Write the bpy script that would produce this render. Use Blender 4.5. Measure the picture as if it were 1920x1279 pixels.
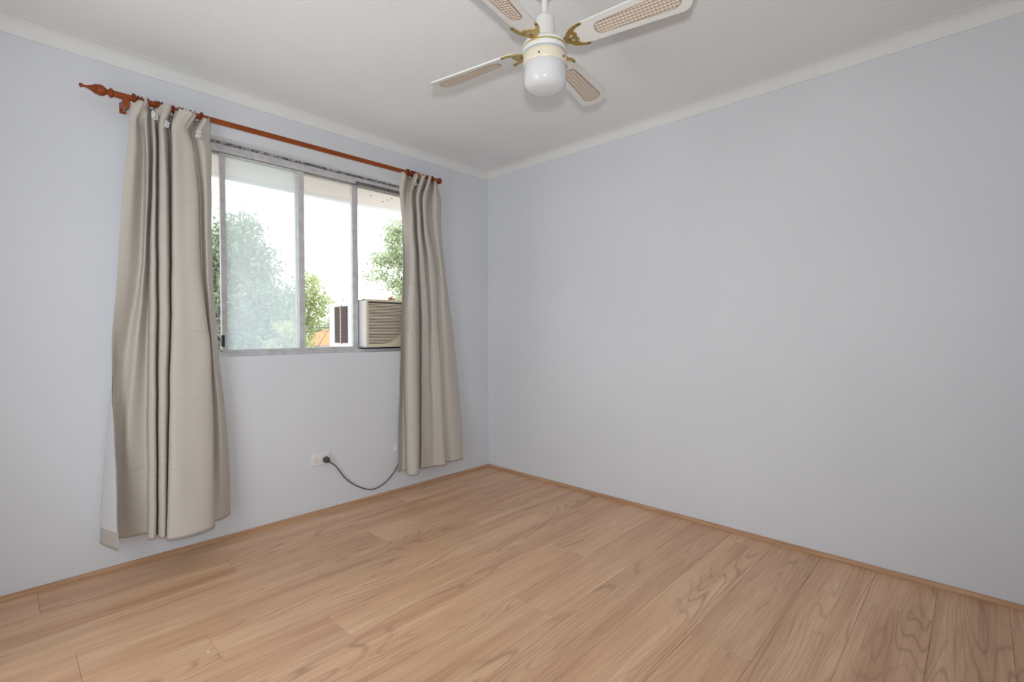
import bpy, bmesh, math, random
from mathutils import Vector, Matrix, noise

random.seed(7)
S = bpy.context.scene
C = S.collection
for o in list(bpy.data.objects):
    bpy.data.objects.remove(o)

# ------------------------------------------------------------------ camera
CAM = Vector((-2.7665, -2.9018, 1.1023))
YAW, PITCH, ROLL, FPX = 0.8098075, -0.0180144, -0.0032714, 916.59
d = Vector((math.sin(YAW)*math.cos(PITCH), math.cos(YAW)*math.cos(PITCH), math.sin(PITCH)))
r = Vector((math.cos(YAW), -math.sin(YAW), 0)); u = r.cross(d)
r2 = r*math.cos(ROLL)+u*math.sin(ROLL); u2 = u*math.cos(ROLL)-r*math.sin(ROLL)
cam = bpy.data.cameras.new('camera'); camo = bpy.data.objects.new('camera', cam); C.objects.link(camo)
M = Matrix.Identity(4)
for i in range(3):
    M[i][0], M[i][1], M[i][2], M[i][3] = r2[i], u2[i], -d[i], CAM[i]
camo.matrix_world = M
cam.sensor_fit = 'HORIZONTAL'; cam.sensor_width = 36; cam.lens = 36*FPX/1920
cam.clip_start = 0.02; cam.clip_end = 400
S.camera = camo

# ------------------------------------------------------------------ sky, lights, exposure
w = bpy.data.worlds.new('overcast_sky'); S.world = w; w.use_nodes = True
bg = w.node_tree.nodes['Background']
bg.inputs[0].default_value = (0.93, 0.97, 1.0, 1); bg.inputs[1].default_value = 3.4

def area(name, loc, target, sx, sy, power, col):
    l = bpy.data.lights.new(name, 'AREA'); l.shape = 'RECTANGLE'; l.size = sx; l.size_y = sy
    l.energy = power; l.color = col
    o = bpy.data.objects.new(name, l); C.objects.link(o); o.location = loc
    o.rotation_euler = (Vector(target)-Vector(loc)).to_track_quat('-Z', 'Y').to_euler()
    return o
# the camera's flash, a little above the lens
fl = bpy.data.lights.new('camera_flash', 'SPOT'); fl.energy = 110; fl.shadow_soft_size = 0.03; fl.color = (1.0, 0.985, 0.97)
fl.spot_size = math.radians(150); fl.spot_blend = 1.0
flo = bpy.data.objects.new('camera_flash', fl); C.objects.link(flo); flo.location = CAM+Vector((0.0, 0.0, 0.15))
flo.rotation_euler = Vector((math.sin(YAW)*math.cos(.27), math.cos(YAW)*math.cos(.27), math.sin(.27))).to_track_quat('-Z', 'Y').to_euler()
# added fill lamp, out of frame in an opening invented for it at left
area('left_fill_light', (-3.30, -1.32, 1.02), (0, -1.32, 1.0), 0.8, 1.95, 7.5, (0.95, 0.97, 1.0))

S.view_settings.view_transform = 'Standard'; S.view_settings.look = 'None'
S.view_settings.exposure = -0.16; S.view_settings.gamma = 1.0
S.view_settings.use_curve_mapping = False

# ------------------------------------------------------------------ helpers
def link(name, me, parent=None, mats=()):
    o = bpy.data.objects.new(name, me); C.objects.link(o)
    for m in mats: me.materials.append(m)
    if parent: o.parent = parent
    return o
def obj(name, bm, mat, parent=None, smooth=False):
    bmesh.ops.recalc_face_normals(bm, faces=bm.faces[:])
    me = bpy.data.meshes.new(name); bm.to_mesh(me); bm.free()
    if smooth:
        for p in me.polygons: p.use_smooth = True
    return link(name, me, parent, (mat,))
def pyobj(name, vs, fs, mat, parent=None, smooth=False):
    me = bpy.data.meshes.new(name); me.from_pydata(vs, [], fs); me.update()
    if smooth:
        for p in me.polygons: p.use_smooth = True
    return link(name, me, parent, (mat,))
def tag(o, label=None, cat=None, group=None, kind=None):
    if label: o['label'] = label
    if cat: o['category'] = cat
    if group: o['group'] = group
    if kind: o['kind'] = kind
    return o
def empty(name, loc, label=None, cat=None, group=None, kind=None):
    o = bpy.data.objects.new(name, None); C.objects.link(o); o.location = loc
    o.empty_display_size = 0.1
    return tag(o, label, cat, group, kind)
def box(bm, x0, x1, y0, y1, z0, z1, bev=0.0):
    m = bmesh.ops.create_cube(bm, size=1.0)['verts']
    for v in m:
        v.co = Vector((x0+(v.co.x+.5)*(x1-x0), y0+(v.co.y+.5)*(y1-y0), z0+(v.co.z+.5)*(z1-z0)))
    if bev:
        es = list({e for v in m for e in v.link_edges})
        bmesh.ops.bevel(bm, geom=es, offset=bev, segments=2, affect='EDGES', profile=0.6)
def boxo(name, dims, mat, parent=None, bev=0.0):
    bm = bmesh.new(); box(bm, *dims, bev=bev)
    if parent is not None and parent.location.length > 0:
        bmesh.ops.translate(bm, verts=bm.verts[:], vec=-parent.location)
    return obj(name, bm, mat, parent)
def lathe(name, prof, mat, parent=None, seg=48, mtx=None):
    """prof = [(radius, z)] round local z"""
    vs = []; fs = []
    n = len(prof)
    for k in range(seg):
        a = 2*math.pi*k/seg
        for (rr, z) in prof:
            v = Vector((rr*math.cos(a), rr*math.sin(a), z)); vs.append(mtx @ v if mtx else v)
    for k in range(seg):
        k2 = (k+1) % seg
        for i in range(n-1):
            fs.append((k*n+i, k2*n+i, k2*n+i+1, k*n+i+1))
    bm = bmesh.new(); bv = [bm.verts.new(v) for v in vs]
    for f in fs: bm.faces.new([bv[i] for i in f])
    bmesh.ops.remove_doubles(bm, verts=bm.verts[:], dist=1e-5)
    o = obj(name, bm, mat, parent, smooth=True)
    sharp(o.data, 40)
    return o
def sharp(me, deg):
    try: me.set_sharp_from_angle(angle=math.radians(deg))
    except Exception: pass
def tube(name, pts, rad, mat, parent=None, seg=10, cyc=False):
    cu = bpy.data.curves.new(name, 'CURVE'); cu.dimensions = '3D'; cu.bevel_depth = rad; cu.bevel_resolution = 3
    cu.use_fill_caps = True
    sp = cu.splines.new('POLY'); sp.points.add(len(pts)-1)
    for i, q in enumerate(pts): sp.points[i].co = (*q, 1)
    sp.use_cyclic_u = cyc
    t = bpy.data.objects.new('tmp', cu); C.objects.link(t)
    dg = bpy.context.evaluated_depsgraph_get()
    me = bpy.data.meshes.new_from_object(t.evaluated_get(dg)); bpy.data.objects.remove(t)
    for p in me.polygons: p.use_smooth = True
    me.name = name; me.materials.clear()
    return link(name, me, parent, (mat,))
def catmull(pts, n):
    P = [Vector(q) for q in pts]; P = [P[0]*2-P[1]]+P+[P[-1]*2-P[-2]]; out = []
    for i in range(1, len(P)-2):
        for k in range(n):
            t = k/n; a, b, c, e = P[i-1], P[i], P[i+1], P[i+2]
            out.append(0.5*((2*b)+(c-a)*t+(2*a-5*b+4*c-e)*t*t+(3*b-a-3*c+e)*t**3))
    out.append(P[-2]); return out

# ------------------------------------------------------------------ materials
def mat(name, col=(.8, .8, .8), rough=.5, metal=0., spec=.5):
    m = bpy.data.materials.new(name); m.use_nodes = True
    b = m.node_tree.nodes['Principled BSDF']
    b.inputs['Base Color'].default_value = (*col, 1); b.inputs['Roughness'].default_value = rough
    b.inputs['Metallic'].default_value = metal; b.inputs['Specular IOR Level'].default_value = spec
    return m
class N:
    def __init__(s, m): s.t = m.node_tree; s.b = s.t.nodes['Principled BSDF']
    def n(s, ty, **kw):
        x = s.t.nodes.new(ty)
        for k, v in kw.items():
            if k in x.inputs: x.inputs[k].default_value = v
            else: setattr(x, k, v)
        return x
    def l(s, a, b): s.t.links.new(a, b)
    def ramp(s, src, stops):
        x = s.t.nodes.new('ShaderNodeValToRGB'); e = x.color_ramp.elements
        while len(e) < len(stops): e.new(0.5)
        for i, (p, c) in enumerate(stops): e[i].position = p; e[i].color = (*c, 1)
        s.l(src, x.inputs[0]); return x.outputs[0]
    def math(s, op, a, b=None, c=None):
        x = s.t.nodes.new('ShaderNodeMath'); x.operation = op
        for i, v in enumerate((a, b, c)):
            if v is None: continue
            if hasattr(v, 'is_output'): s.l(v, x.inputs[i])
            else: x.inputs[i].default_value = v
        return x.outputs[0]
    def bump(s, h, strength, dist=0.002):
        x = s.n('ShaderNodeBump', Strength=strength, Distance=dist); s.l(h, x.inputs['Height']); s.l(x.outputs[0], s.b.inputs['Normal'])
        return x
    def mix(s, f, a, b, bt='MIX'):
        x = s.t.nodes.new('ShaderNodeMix'); x.data_type = 'RGBA'; x.blend_type = bt
        for i, v in ((0, f), (6, a), (7, b)):
            if hasattr(v, 'is_output'): s.l(v, x.inputs[i])
            elif i == 0: x.inputs[0].default_value = v
            else: x.inputs[i].default_value = (*v, 1)
        return x.outputs[2]

def paint(name, col, scale, strength, vary=.02, rough=.75):
    m = mat(name, col, rough, spec=.25); k = N(m)
    tc = k.n('ShaderNodeNewGeometry')
    a = k.n('ShaderNodeTexNoise', Scale=scale, Detail=4.0); k.l(tc.outputs['Position'], a.inputs['Vector'])
    k.bump(a.outputs[0], strength, .002)
    b = k.n('ShaderNodeTexNoise', Scale=1.7, Detail=3.0); k.l(tc.outputs['Position'], b.inputs['Vector'])
    c = k.ramp(b.outputs[0], [(.3, tuple(x*(1-vary) for x in col)), (.7, tuple(min(1, x*(1+vary)) for x in col))])
    k.l(c, k.b.inputs['Base Color']); return m
M_wall = paint('wall_paint', (.655, .685, .73), 160, .12)
M_trimw = paint('white_gloss_paint', (.78, .78, .78), 60, .15, rough=.5)
M_ceil = paint('ceiling_paint', (.78, .795, .795), 60, 1.0)
M_cove = paint('cornice_plaster', (.73, .745, .74), 30, .35)
M_eave = paint('eave_paint', (.64, .585, .54), 8, .2, vary=.06)

def wood_floor():
    m = mat('oak_laminate', (.5, .33, .2), .34, spec=.5); k = N(m)
    tc = k.n('ShaderNodeTexCoord'); oi = k.n('ShaderNodeObjectInfo')
    off = k.n('ShaderNodeVectorMath', operation='SCALE'); off.inputs[0].default_value = (37., 91., 13.)
    k.l(oi.outputs['Random'], off.inputs['Scale'])
    add = k.n('ShaderNodeVectorMath', operation='ADD'); k.l(tc.outputs['Object'], add.inputs[0]); k.l(off.outputs[0], add.inputs[1])
    def mp(sx, sy):
        q = k.n('ShaderNodeMapping'); q.inputs['Scale'].default_value = (sx, sy, 1); k.l(add.outputs[0], q.inputs['Vector']); return q.outputs[0]
    # cathedral figure: contour lines of a stretched noise
    a = k.n('ShaderNodeTexNoise', Scale=1.0, Detail=1.5, Roughness=.35, Distortion=.35); k.l(mp(.75, 6.8), a.inputs['Vector'])
    rings = k.math('SINE', k.math('MULTIPLY', a.outputs[0], 125.0))
    rings = k.math('POWER', k.math('MULTIPLY_ADD', rings, .5, .5), 7.0)
    # where figure shows
    s = k.n('ShaderNodeTexNoise', Scale=1.0, Detail=2.0); k.l(mp(.9, 3.5), s.inputs['Vector'])
    msk = k.math('SMOOTHSTEP', s.outputs[0]) if False else k.ramp(s.outputs[0], [(.42, (0, 0, 0)), (.62, (1, 1, 1))])
    rg = k.math('MULTIPLY', rings, msk)
    # fine pores
    f = k.n('ShaderNodeTexNoise', Scale=1.0, Detail=6.0, Roughness=.65); k.l(mp(4.0, 120.0), f.inputs['Vector'])
    # broad streaks
    g = k.n('ShaderNodeTexNoise', Scale=1.0, Detail=3.0, Roughness=.5); k.l(mp(.7, 11.0), g.inputs['Vector'])
    base = k.ramp(g.outputs[0], [(.27, (.53, .292, .170)), (.5, (.66, .405, .245)), (.73, (.78, .515, .325))])
    fine = k.ramp(f.outputs[0], [(.35, (.83, .81, .79)), (.62, (1.04, 1.04, 1.04))])
    c = k.mix(1.0, base, fine, 'MULTIPLY')
    rc = k.mix(k.math('MULTIPLY', rg, .5), c, (.28, .145, .085))
    # tone shift of each plank
    tn = k.ramp(oi.outputs['Random'], [(0, (.955, .95, .945)), (.5, (1.0, 1.0, 1.0)), (1, (1.05, 1.045, 1.04))])
    c2 = k.mix(1.0, rc, tn, 'MULTIPLY'); k.l(c2, k.b.inputs['Base Color'])
    k.bump(f.outputs[0], .08, .0006)
    rr = k.ramp(f.outputs[0], [(.3, (.40,)*3), (.7, (.31,)*3)]); k.l(rr, k.b.inputs['Roughness'])
    return m
M_floor = wood_floor()

def wood_simple(name, dark, light, sx, sy, sz, rough, coat=0.):
    m = mat(name, light, rough, spec=.3); k = N(m)
    tc = k.n('ShaderNodeTexCoord'); q = k.n('ShaderNodeMapping'); q.inputs['Scale'].default_value = (sx, sy, sz)
    k.l(tc.outputs['Object'], q.inputs['Vector'])
    a = k.n('ShaderNodeTexNoise', Scale=1.0, Detail=5.0, Roughness=.6); k.l(q.outputs[0], a.inputs['Vector'])
    k.l(k.ramp(a.outputs[0], [(.3, dark), (.7, light)]), k.b.inputs['Base Color'])
    k.b.inputs['Coat Weight'].default_value = coat; k.b.inputs['Coat Roughness'].default_value = .15
    return m
M_skirtX = wood_simple('beading_oak', (.36, .195, .105), (.56, .35, .205), 3, 90, 90, .45)
M_skirtY = wood_simple('beading_oak_side', (.36, .195, .105), (.56, .35, .205), 90, 3, 90, .45)
M_rod = wood_simple('cherry_stained_wood', (.19, .034, .004), (.31, .068, .007), 4, 60, 60, .45, .05)
M_ring = wood_simple('dark_cherry_ring', (.12, .022, .006), (.22, .042, .010), 40, 40, 40, .4, .15)
M_pale = wood_simple('pale_ring_wood', (.55, .33, .18), (.72, .48, .30), 40, 40, 40, .5)

def fabric(name, col, weave, rough=.7, trans=.0):
    m = mat(name, col, rough, spec=.2); k = N(m)
    tc = k.n('ShaderNodeNewGeometry')
    sp = k.n('ShaderNodeSeparateXYZ'); k.l(tc.outputs['Position'], sp.inputs[0])
    # pressed-in packing creases across the cloth and a fine slub weave
    n1 = k.n('ShaderNodeTexNoise', Scale=3.0, Detail=3.0); k.l(tc.outputs['Position'], n1.inputs['Vector'])
    zz = k.math('ADD', sp.outputs[2], k.math('MULTIPLY', n1.outputs[0], .05))
    cr = k.math('ABSOLUTE', k.math('SUBTRACT', k.math('FRACT', k.math('MULTIPLY', zz, 3.1)), .5))
    crs = k.ramp(cr, [(0.0, (0, 0, 0)), (.022, (1, 1, 1))])
    q = k.n('ShaderNodeMapping'); q.inputs['Scale'].default_value = (220, 220, 900); k.l(tc.outputs['Position'], q.inputs['Vector'])
    n2 = k.n('ShaderNodeTexNoise', Scale=1.0, Detail=2.0); k.l(q.outputs[0], n2.inputs['Vector'])
    n3 = k.n('ShaderNodeTexNoise', Scale=14.0, Detail=3.0, Distortion=.6); k.l(tc.outputs['Position'], n3.inputs['Vector'])
    h = k.math('ADD', k.math('MULTIPLY', crs, .75), k.math('ADD', k.math('MULTIPLY', n2.outputs[0], weave), k.math('MULTIPLY', n3.outputs[0], .9)))
    k.bump(h, .5, .004)
    c = k.ramp(n2.outputs[0], [(.3, tuple(x*.93 for x in col)), (.7, tuple(x*1.05 for x in col))])
    k.l(c, k.b.inputs['Base Color'])
    if trans:
        tr = k.n('ShaderNodeBsdfTranslucent'); tr.inputs[0].default_value = (*col, 1)
        ms = k.n('ShaderNodeMixShader'); ms.inputs[0].default_value = trans
        out = k.t.nodes['Material Output']
        k.l(k.b.outputs[0], ms.inputs[1]); k.l(tr.outputs[0], ms.inputs[2]); k.l(ms.outputs[0], out.inputs[0])
    return m
M_cloth = fabric('taupe_polyester_cloth', (.56, .53, .48), .12, .55, .08)
M_lining = fabric('white_lining_cloth', (.74, .74, .75), .08, .8, .1)

def alu(name, col, rough=.4):
    m = mat(name, col, rough, metal=.1, spec=.5); k = N(m)
    tc = k.n('ShaderNodeNewGeometry'); a = k.n('ShaderNodeTexNoise', Scale=25.0, Detail=5.0); k.l(tc.outputs['Position'], a.inputs['Vector'])
    k.l(k.ramp(a.outputs[0], [(.35, tuple(x*.85 for x in col)), (.6, col)]), k.b.inputs['Base Color']); return m
M_alu = alu('aged_aluminium', (.60, .60, .61))
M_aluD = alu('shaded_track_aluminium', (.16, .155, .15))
M_seal = mat('black_gap_seal', (.03, .03, .03), .7)
def grime():
    m = mat('mouldy_sealant', (.5, .5, .5), .8); k = N(m)
    tc = k.n('ShaderNodeNewGeometry'); a = k.n('ShaderNodeTexNoise', Scale=55.0, Detail=6.0, Roughness=.7); k.l(tc.outputs['Position'], a.inputs['Vector'])
    k.l(k.ramp(a.outputs[0], [(.45, (.09, .085, .09)), (.62, (.55, .54, .54))]), k.b.inputs['Base Color']); k.bump(a.outputs[0], .8, .004); return m
M_grime = grime()
def glass(name, haze, col, spec_mix=.05):
    m = bpy.data.materials.new(name); m.use_nodes = True; t = m.node_tree; t.nodes.clear()
    out = t.nodes.new('ShaderNodeOutputMaterial'); tr = t.nodes.new('ShaderNodeBsdfTransparent'); gl = t.nodes.new('ShaderNodeBsdfGlossy')
    gl.inputs['Roughness'].default_value = .02
    a = t.nodes.new('ShaderNodeMixShader'); a.inputs[0].default_value = spec_mix
    t.links.new(tr.outputs[0], a.inputs[1]); t.links.new(gl.outputs[0], a.inputs[2])
    last = a
    if haze:
        ts = t.nodes.new('ShaderNodeBsdfTranslucent'); ts.inputs[0].default_value = (*col, 1)
        b = t.nodes.new('ShaderNodeMixShader'); 
        g = t.nodes.new('ShaderNodeNewGeometry'); nz = t.nodes.new('ShaderNodeTexNoise'); nz.inputs['Scale'].default_value = 4.0; nz.inputs['Detail'].default_value = 3
        t.links.new(g.outputs['Position'], nz.inputs['Vector'])
        mr = t.nodes.new('ShaderNodeMapRange'); mr.inputs['From Min'].default_value = .3; mr.inputs['From Max'].default_value = .7
        mr.inputs['To Min'].default_value = haze*.96; mr.inputs['To Max'].default_value = haze*1.04
        t.links.new(nz.outputs[0], mr.inputs[0]); t.links.new(mr.outputs[0], b.inputs[0])
        t.links.new(a.outputs[0], b.inputs[1]); t.links.new(ts.outputs[0], b.inputs[2]); last = b
    t.links.new(last.outputs[0], out.inputs[0]); return m
M_glass = glass('clear_glass', 0, None)
M_haze = glass('dusty_glass', .32, (.74, .82, .86))
M_white = mat('white_enamel', (.69, .70, .68), .3)
M_ivory = mat('ivory_enamel', (.70, .65, .52), .3)
M_brass = mat('tarnished_brass', (.50, .36, .12), .32, metal=.9)
M_gold = mat('gold_band', (.55, .50, .22), .3, metal=.7)
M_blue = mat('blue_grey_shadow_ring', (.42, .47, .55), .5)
M_screw = mat('dark_screw', (.10, .085, .06), .4, metal=.6)
def opal():
    m = mat('opal_glass', (.63, .645, .67), .12); b = m.node_tree.nodes['Principled BSDF']
    b.inputs['Subsurface Weight'].default_value = .3; b.inputs['Subsurface Radius'].default_value = (.03, .03, .03); return m
M_opal = opal()
def cane():
    m = mat('woven_cane', (.55, .44, .34), .7); k = N(m)
    tc = k.n('ShaderNodeTexCoord'); sp = k.n('ShaderNodeSeparateXYZ'); k.l(tc.outputs['Object'], sp.inputs[0])
    P = 2*math.pi/.0125
    a = k.math('COSINE', k.math('MULTIPLY', sp.outputs[0], P)); b = k.math('COSINE', k.math('MULTIPLY', sp.outputs[1], P))
    c = k.math('ADD', a, b)      # dots on a grid
    a2 = k.math('COSINE', k.math('MULTIPLY', k.math('ADD', sp.outputs[0], sp.outputs[1]), P)); 
    k.l(k.ramp(k.math('MULTIPLY_ADD', c, .25, .5), [(.55, (.66, .58, .49)), (.80, (.58, .48, .39)), (.93, (.30, .19, .13))]), k.b.inputs['Base Color'])
    k.bump(c, .5, .002); return m
M_cane = cane()
M_border = mat('cane_border', (.22, .17, .13), .6)
M_acw = mat('white_powder_coat', (.74, .74, .76), .35)
M_accream = mat('aged_cream_plastic', (.66, .60, .44), .4)
M_acdark = mat('dark_coil', (.045, .035, .035), .8)
M_actan = mat('tan_pillar', (.68, .50, .40), .6)
M_plate = mat('white_plastic', (.74, .74, .75), .35)
M_plug = mat('dark_grey_rubber', (.06, .06, .065), .5)
M_cable = mat('grey_cable_sheath', (.085, .085, .08), .45)
M_black = mat('black_plastic', (.015, .015, .017), .35)
M_terra = mat('terracotta', (.62, .22, .08), .7)
M_bark = mat('bark', (.16, .12, .09), .9)
M_fleck = mat('dried_white_paint', (.85, .85, .83), .7)
def leafm(name, c1, c2):
    m = mat(name, c1, .6, spec=.2); k = N(m)
    g = k.n('ShaderNodeNewGeometry')
    col = k.ramp(g.outputs['Random Per Island'], [(0, c1), (1, c2)])
    k.l(col, k.b.inputs['Base Color'])
    tr = k.n('ShaderNodeBsdfTranslucent'); k.l(col, tr.inputs[0])
    ms = k.n('ShaderNodeMixShader'); ms.inputs[0].default_value = .45
    k.l(k.b.outputs[0], ms.inputs[1]); k.l(tr.outputs[0], ms.inputs[2]); k.l(ms.outputs[0], k.t.nodes['Material Output'].inputs[0])
    return m
M_leafA = leafm('dense_leaves', (.17, .22, .14), (.42, .48, .32))
M_leafB = leafm('yellow_green_leaves', (.32, .39, .18), (.60, .65, .34))
M_leafC = leafm('mid_green_leaves', (.28, .35, .20), (.56, .62, .40))
M_grass = paint('grass_ground', (.33, .31, .26), 3, .4, vary=.3)

# ------------------------------------------------------------------ room shell
XL, YB, HC = -3.25, -3.55, 2.40          # left wall, back wall, ceiling
OX0, OX1, OZ0, OZ1 = -2.16, -0.66, 0.974, 2.140   # window opening
WT = 0.24
def struct(name, dims, m, bev=0):
    o = boxo(name, dims, m, None, bev); o['kind'] = 'structure'; return o
# window wall: one mesh with a real opening
bm = bmesh.new()
box(bm, XL-.12, OX0, 0, WT, -.1, HC+.1); box(bm, OX1, .12, 0, WT, -.1, HC+.1)
box(bm, OX0, OX1, 0, WT, -.1, OZ0); box(bm, OX0, OX1, 0, WT, OZ1, HC+.1)
tag(obj('wall_front', bm, M_wall), kind='structure')
struct('wall_right', (0, .12, YB-.12, 0, -.1, HC+.1), M_wall)
bm = bmesh.new()     # left wall beside the camera, out of frame; doorway added for the fill lamp
box(bm, XL-.12, XL, YB-.12, -1.76, -.1, HC+.1); box(bm, XL-.12, XL, -.88, 0, -.1, HC+.1); box(bm, XL-.12, XL, -1.76, -.88, 2.06, HC+.1); box(bm, XL-.12, XL, -1.76, -.88, -.1, -.001)
tag(obj('wall_left', bm, M_wall), kind='structure')
struct('wall_back', (XL-.12, .12, YB-.12, YB, -.1, HC+.1), M_wall)
struct('ceiling', (XL, 0, YB, 0, HC, HC+.1), M_ceil)
floor = struct('floor', (XL, 0, YB, 0, -.1, -.006), mat('underlay', (.08, .05, .03), .9))
# coved cornice along each wall
def cove(name, a, b, inn):
    """a,b: wall line ends at z=HC; inn: unit vector into the room"""
    c = .058; prof = [(0, -c-.004), (.004, -c-.004)]
    for i in range(9):
        t = i/8*math.pi/2
        prof.append((.004+(c)*(1-math.cos(t))*1.0, -c+(c)*math.sin(t)*.96))
    prof += [(c+.01, 0), (0, 0)]
    a = Vector(a); b = Vector(b); inn = Vector(inn); n = 40; vs = []; fs = []
    m = len(prof)
    L = (b-a); dr = L.normalized()
    for k in range(n+1):
        t = k/n
        for (pi, pz) in prof:
            q = a+L*t
            # mitre the ends
            if k == 0: q = q+dr*pi
            if k == n: q = q-dr*pi
            wob = 0 if k in (0, n) else noise.noise(Vector((k*.9, pi*30, inn.x*7)))*.0018
            vs.append(q+inn*(pi+wob)+Vector((0, 0, HC+pz)))
    for k in range(n):
        for i in range(m):
            j = (i+1) % m; fs.append((k*m+i, (k+1)*m+i, (k+1)*m+j, k*m+j))
    fs.append(tuple(range(m))); fs.append(tuple(range(n*m, n*m+m)))
    bm = bmesh.new(); bv = [bm.verts.new(v) for v in vs]
    for f in fs: bm.faces.new([bv[i] for i in f])
    return tag(obj(name, bm, M_cove), kind='structure')
cove('trim_1', (XL, 0, 0), (0, 0, 0), (0, -1, 0)); cove('trim_2', (0, YB, 0), (0, 0, 0), (-1, 0, 0))
cove('trim_3', (XL, YB, 0), (XL, 0, 0), (1, 0, 0)); cove('trim_4', (XL, YB, 0), (0, YB, 0), (0, 1, 0))
# timber beading at the floor
def beading(name, a, b, inn, m, cut=None):
    prof = [(0, 0), (.017, 0), (.017, .007), (.0145, .0085), (.013, .0125), (.0075, .018), (.0045, .021), (0, .0215)]
    a = Vector(a); b = Vector(b); inn = Vector(inn); dr = (b-a).normalized(); vs = []
    for q, s in ((a, 1), (b, -1)):
        for (pi, pz) in prof: vs.append(q+dr*s*pi+inn*pi+Vector((0, 0, pz)))
    n = len(prof); bm = bmesh.new(); bv = [bm.verts.new(v) for v in vs]
    for i in range(n): bm.faces.new([bv[i], bv[(i+1) % n], bv[n+(i+1) % n], bv[n+i]])
    bm.faces.new(bv[:n]); bm.faces.new(bv[n:])
    return tag(obj(name, bm, m), kind='structure')
beading('baseboard_front', (XL, 0, 0), (0, 0, 0), (0, -1, 0), M_skirtX)
beading('baseboard_right', (0, YB, 0), (0, 0, 0), (-1, 0, 0), M_skirtY)
beading('baseboard_left', (XL, YB, 0), (XL, 0, 0), (1, 0, 0), M_skirtY)
# unseen architrave round the doorway added for the fill lamp
bm = bmesh.new(); box(bm, XL-.13, XL+.015, -1.83, -1.76, 0, 2.13); box(bm, XL-.13, XL+.015, -.88, -.81, 0, 2.13); box(bm, XL-.13, XL+.015, -1.76, -.88, 2.06, 2.13)
tag(obj('added_door_1', bm, M_trimw), kind='structure')

# ---- laminate planks: each one a board of its own
PW, LEN, OFF = .2125, 1.72, .0275
ends = {0: -.95, 1: -2.02, 2: -1.37, 3: -.88, 4: -.54, 5: -1.90, 6: -.80, 7: -1.30, 8: -.50, 9: -.122, 10: -1.05, 11: -1.55, 12: -.334, 13: -1.2, 14: -.7, 15: -1.7, 16: -.3}
meshes = {}
def plank_mesh(L, Wd):
    key = (round(L, 3), round(Wd, 3))
    if key not in meshes:
        bm = bmesh.new(); box(bm, .0003, L-.0003, .0003, Wd-.0003, -.006, 0)
        es = [e for e in bm.edges if all(v.co.z > -.001 for v in e.verts)]
        bmesh.ops.bevel(bm, geom=es, offset=.0006, segments=1, affect='EDGES')
        me = bpy.data.meshes.new('plank'); bm.to_mesh(me); bm.free(); me.materials.append(M_floor); meshes[key] = me
    return meshes[key]
for k in range(-1, 17):
    y1 = -(OFF+PW*k); y0 = y1-PW
    y1 = min(y1, -.002); y0 = max(y0, YB+.002)
    if y1-y0 < .01: continue
    xe = ends.get(k, -1.1)
    while xe > 0: xe -= LEN
    cuts = [-.002]; q = xe
    while q > XL: cuts.append(q); q -= LEN
    cuts.append(XL+.002)
    for a, b in zip(cuts[:-1], cuts[1:]):
        if a-b < .02: continue
        o = bpy.data.objects.new('plank', plank_mesh(a-b, y1-y0)); C.objects.link(o); o.parent = floor; o.location = (b, y0, 0)

# ------------------------------------------------------------------ window
win = empty('window_1', (-1.41, .08, OZ0), kind='structure')
FY0, FY1 = .085, .165
def wp(name, dims, m, bev=.0012, par=None):
    o = boxo(name, dims, m, None, bev); o.parent = par or win
    o.matrix_parent_inverse = Matrix.Translation(-win.location); return o
wp('window_head', (OX0, OX1, FY0, FY1, 2.108, OZ1), M_alu)
wp('head_lip', (OX0, OX1, FY0-.006, FY0+.004, 2.118, 2.126), M_alu)
wp('head_track', (OX0, OX1, FY0+.012, FY1-.006, 2.088, 2.108), M_aluD, 0)
wp('head_flange', (OX0, -1.12, FY0+.002, FY0+.010, 2.090, 2.108), M_alu)
wp('frame_sealant', (OX0, OX1, FY0-.012, FY0+.002, 2.130, OZ1), M_grime, .002)
wp('window_sill', (OX0, OX1, FY0-.004, FY1+.03, OZ0, .992), M_alu)
wp('sill_track', (OX0, -1.12, FY0+.006, FY0+.014, .992, 1.000), M_alu)
wp('jamb', (OX0, OX0+.035, FY0, FY1, .992, 2.108), M_alu); wp('jamb', (OX1-.035, OX1, FY0, FY1, .992, 2.108), M_alu)
def sash(x0, x1, y, wl, wr, gm, z0=.994, z1=2.098):
    s = wp('sash', (x0, x1, y, y+.02, z0, z0+.016), M_alu)
    for nm, a, b in (('stile', x0, x0+wl), ('stile', x1-wr, x1)):
        o = wp(nm, (a, b, y-.002, y+.022, z0, z1), M_alu, .0015, s)
        o.matrix_parent_inverse = Matrix.Identity(4); o.location = (0, 0, 0)
        g = wp(nm+'_bead', ((a+b)/2-.003, (a+b)/2+.003, y-.004, y-.002, z0+.01, z1-.005), M_alu, 0, s)
        g.matrix_parent_inverse = Matrix.Identity(4)
    o = wp('sash_rail', (x0, x1, y, y+.02, z1-.012, z1), M_alu, .001, s); o.matrix_parent_inverse = Matrix.Identity(4)
    o = wp('glass_pane', (x0+wl, x1-wr, y+.008, y+.012, z0+.016, z1-.012), gm, 0, s); o.matrix_parent_inverse = Matrix.Identity(4)
    return s
s1 = sash(-1.922, -1.462, FY0+.014, .027, .036, M_haze)
s2 = sash(-1.500, -1.092, FY0+.044, .036, .036, M_glass)
s3 = sash(-2.125, -1.890, FY0+.044, .03, .02, M_glass)
o = wp('latch', (-1.930, -1.912, FY0-.004, FY0+.012, 1.028, 1.092), M_black, .004)
wp('latch_keeper', (-1.912, -1.900, FY0+.006, FY0+.013, 1.000, 1.026), M_alu)
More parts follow.
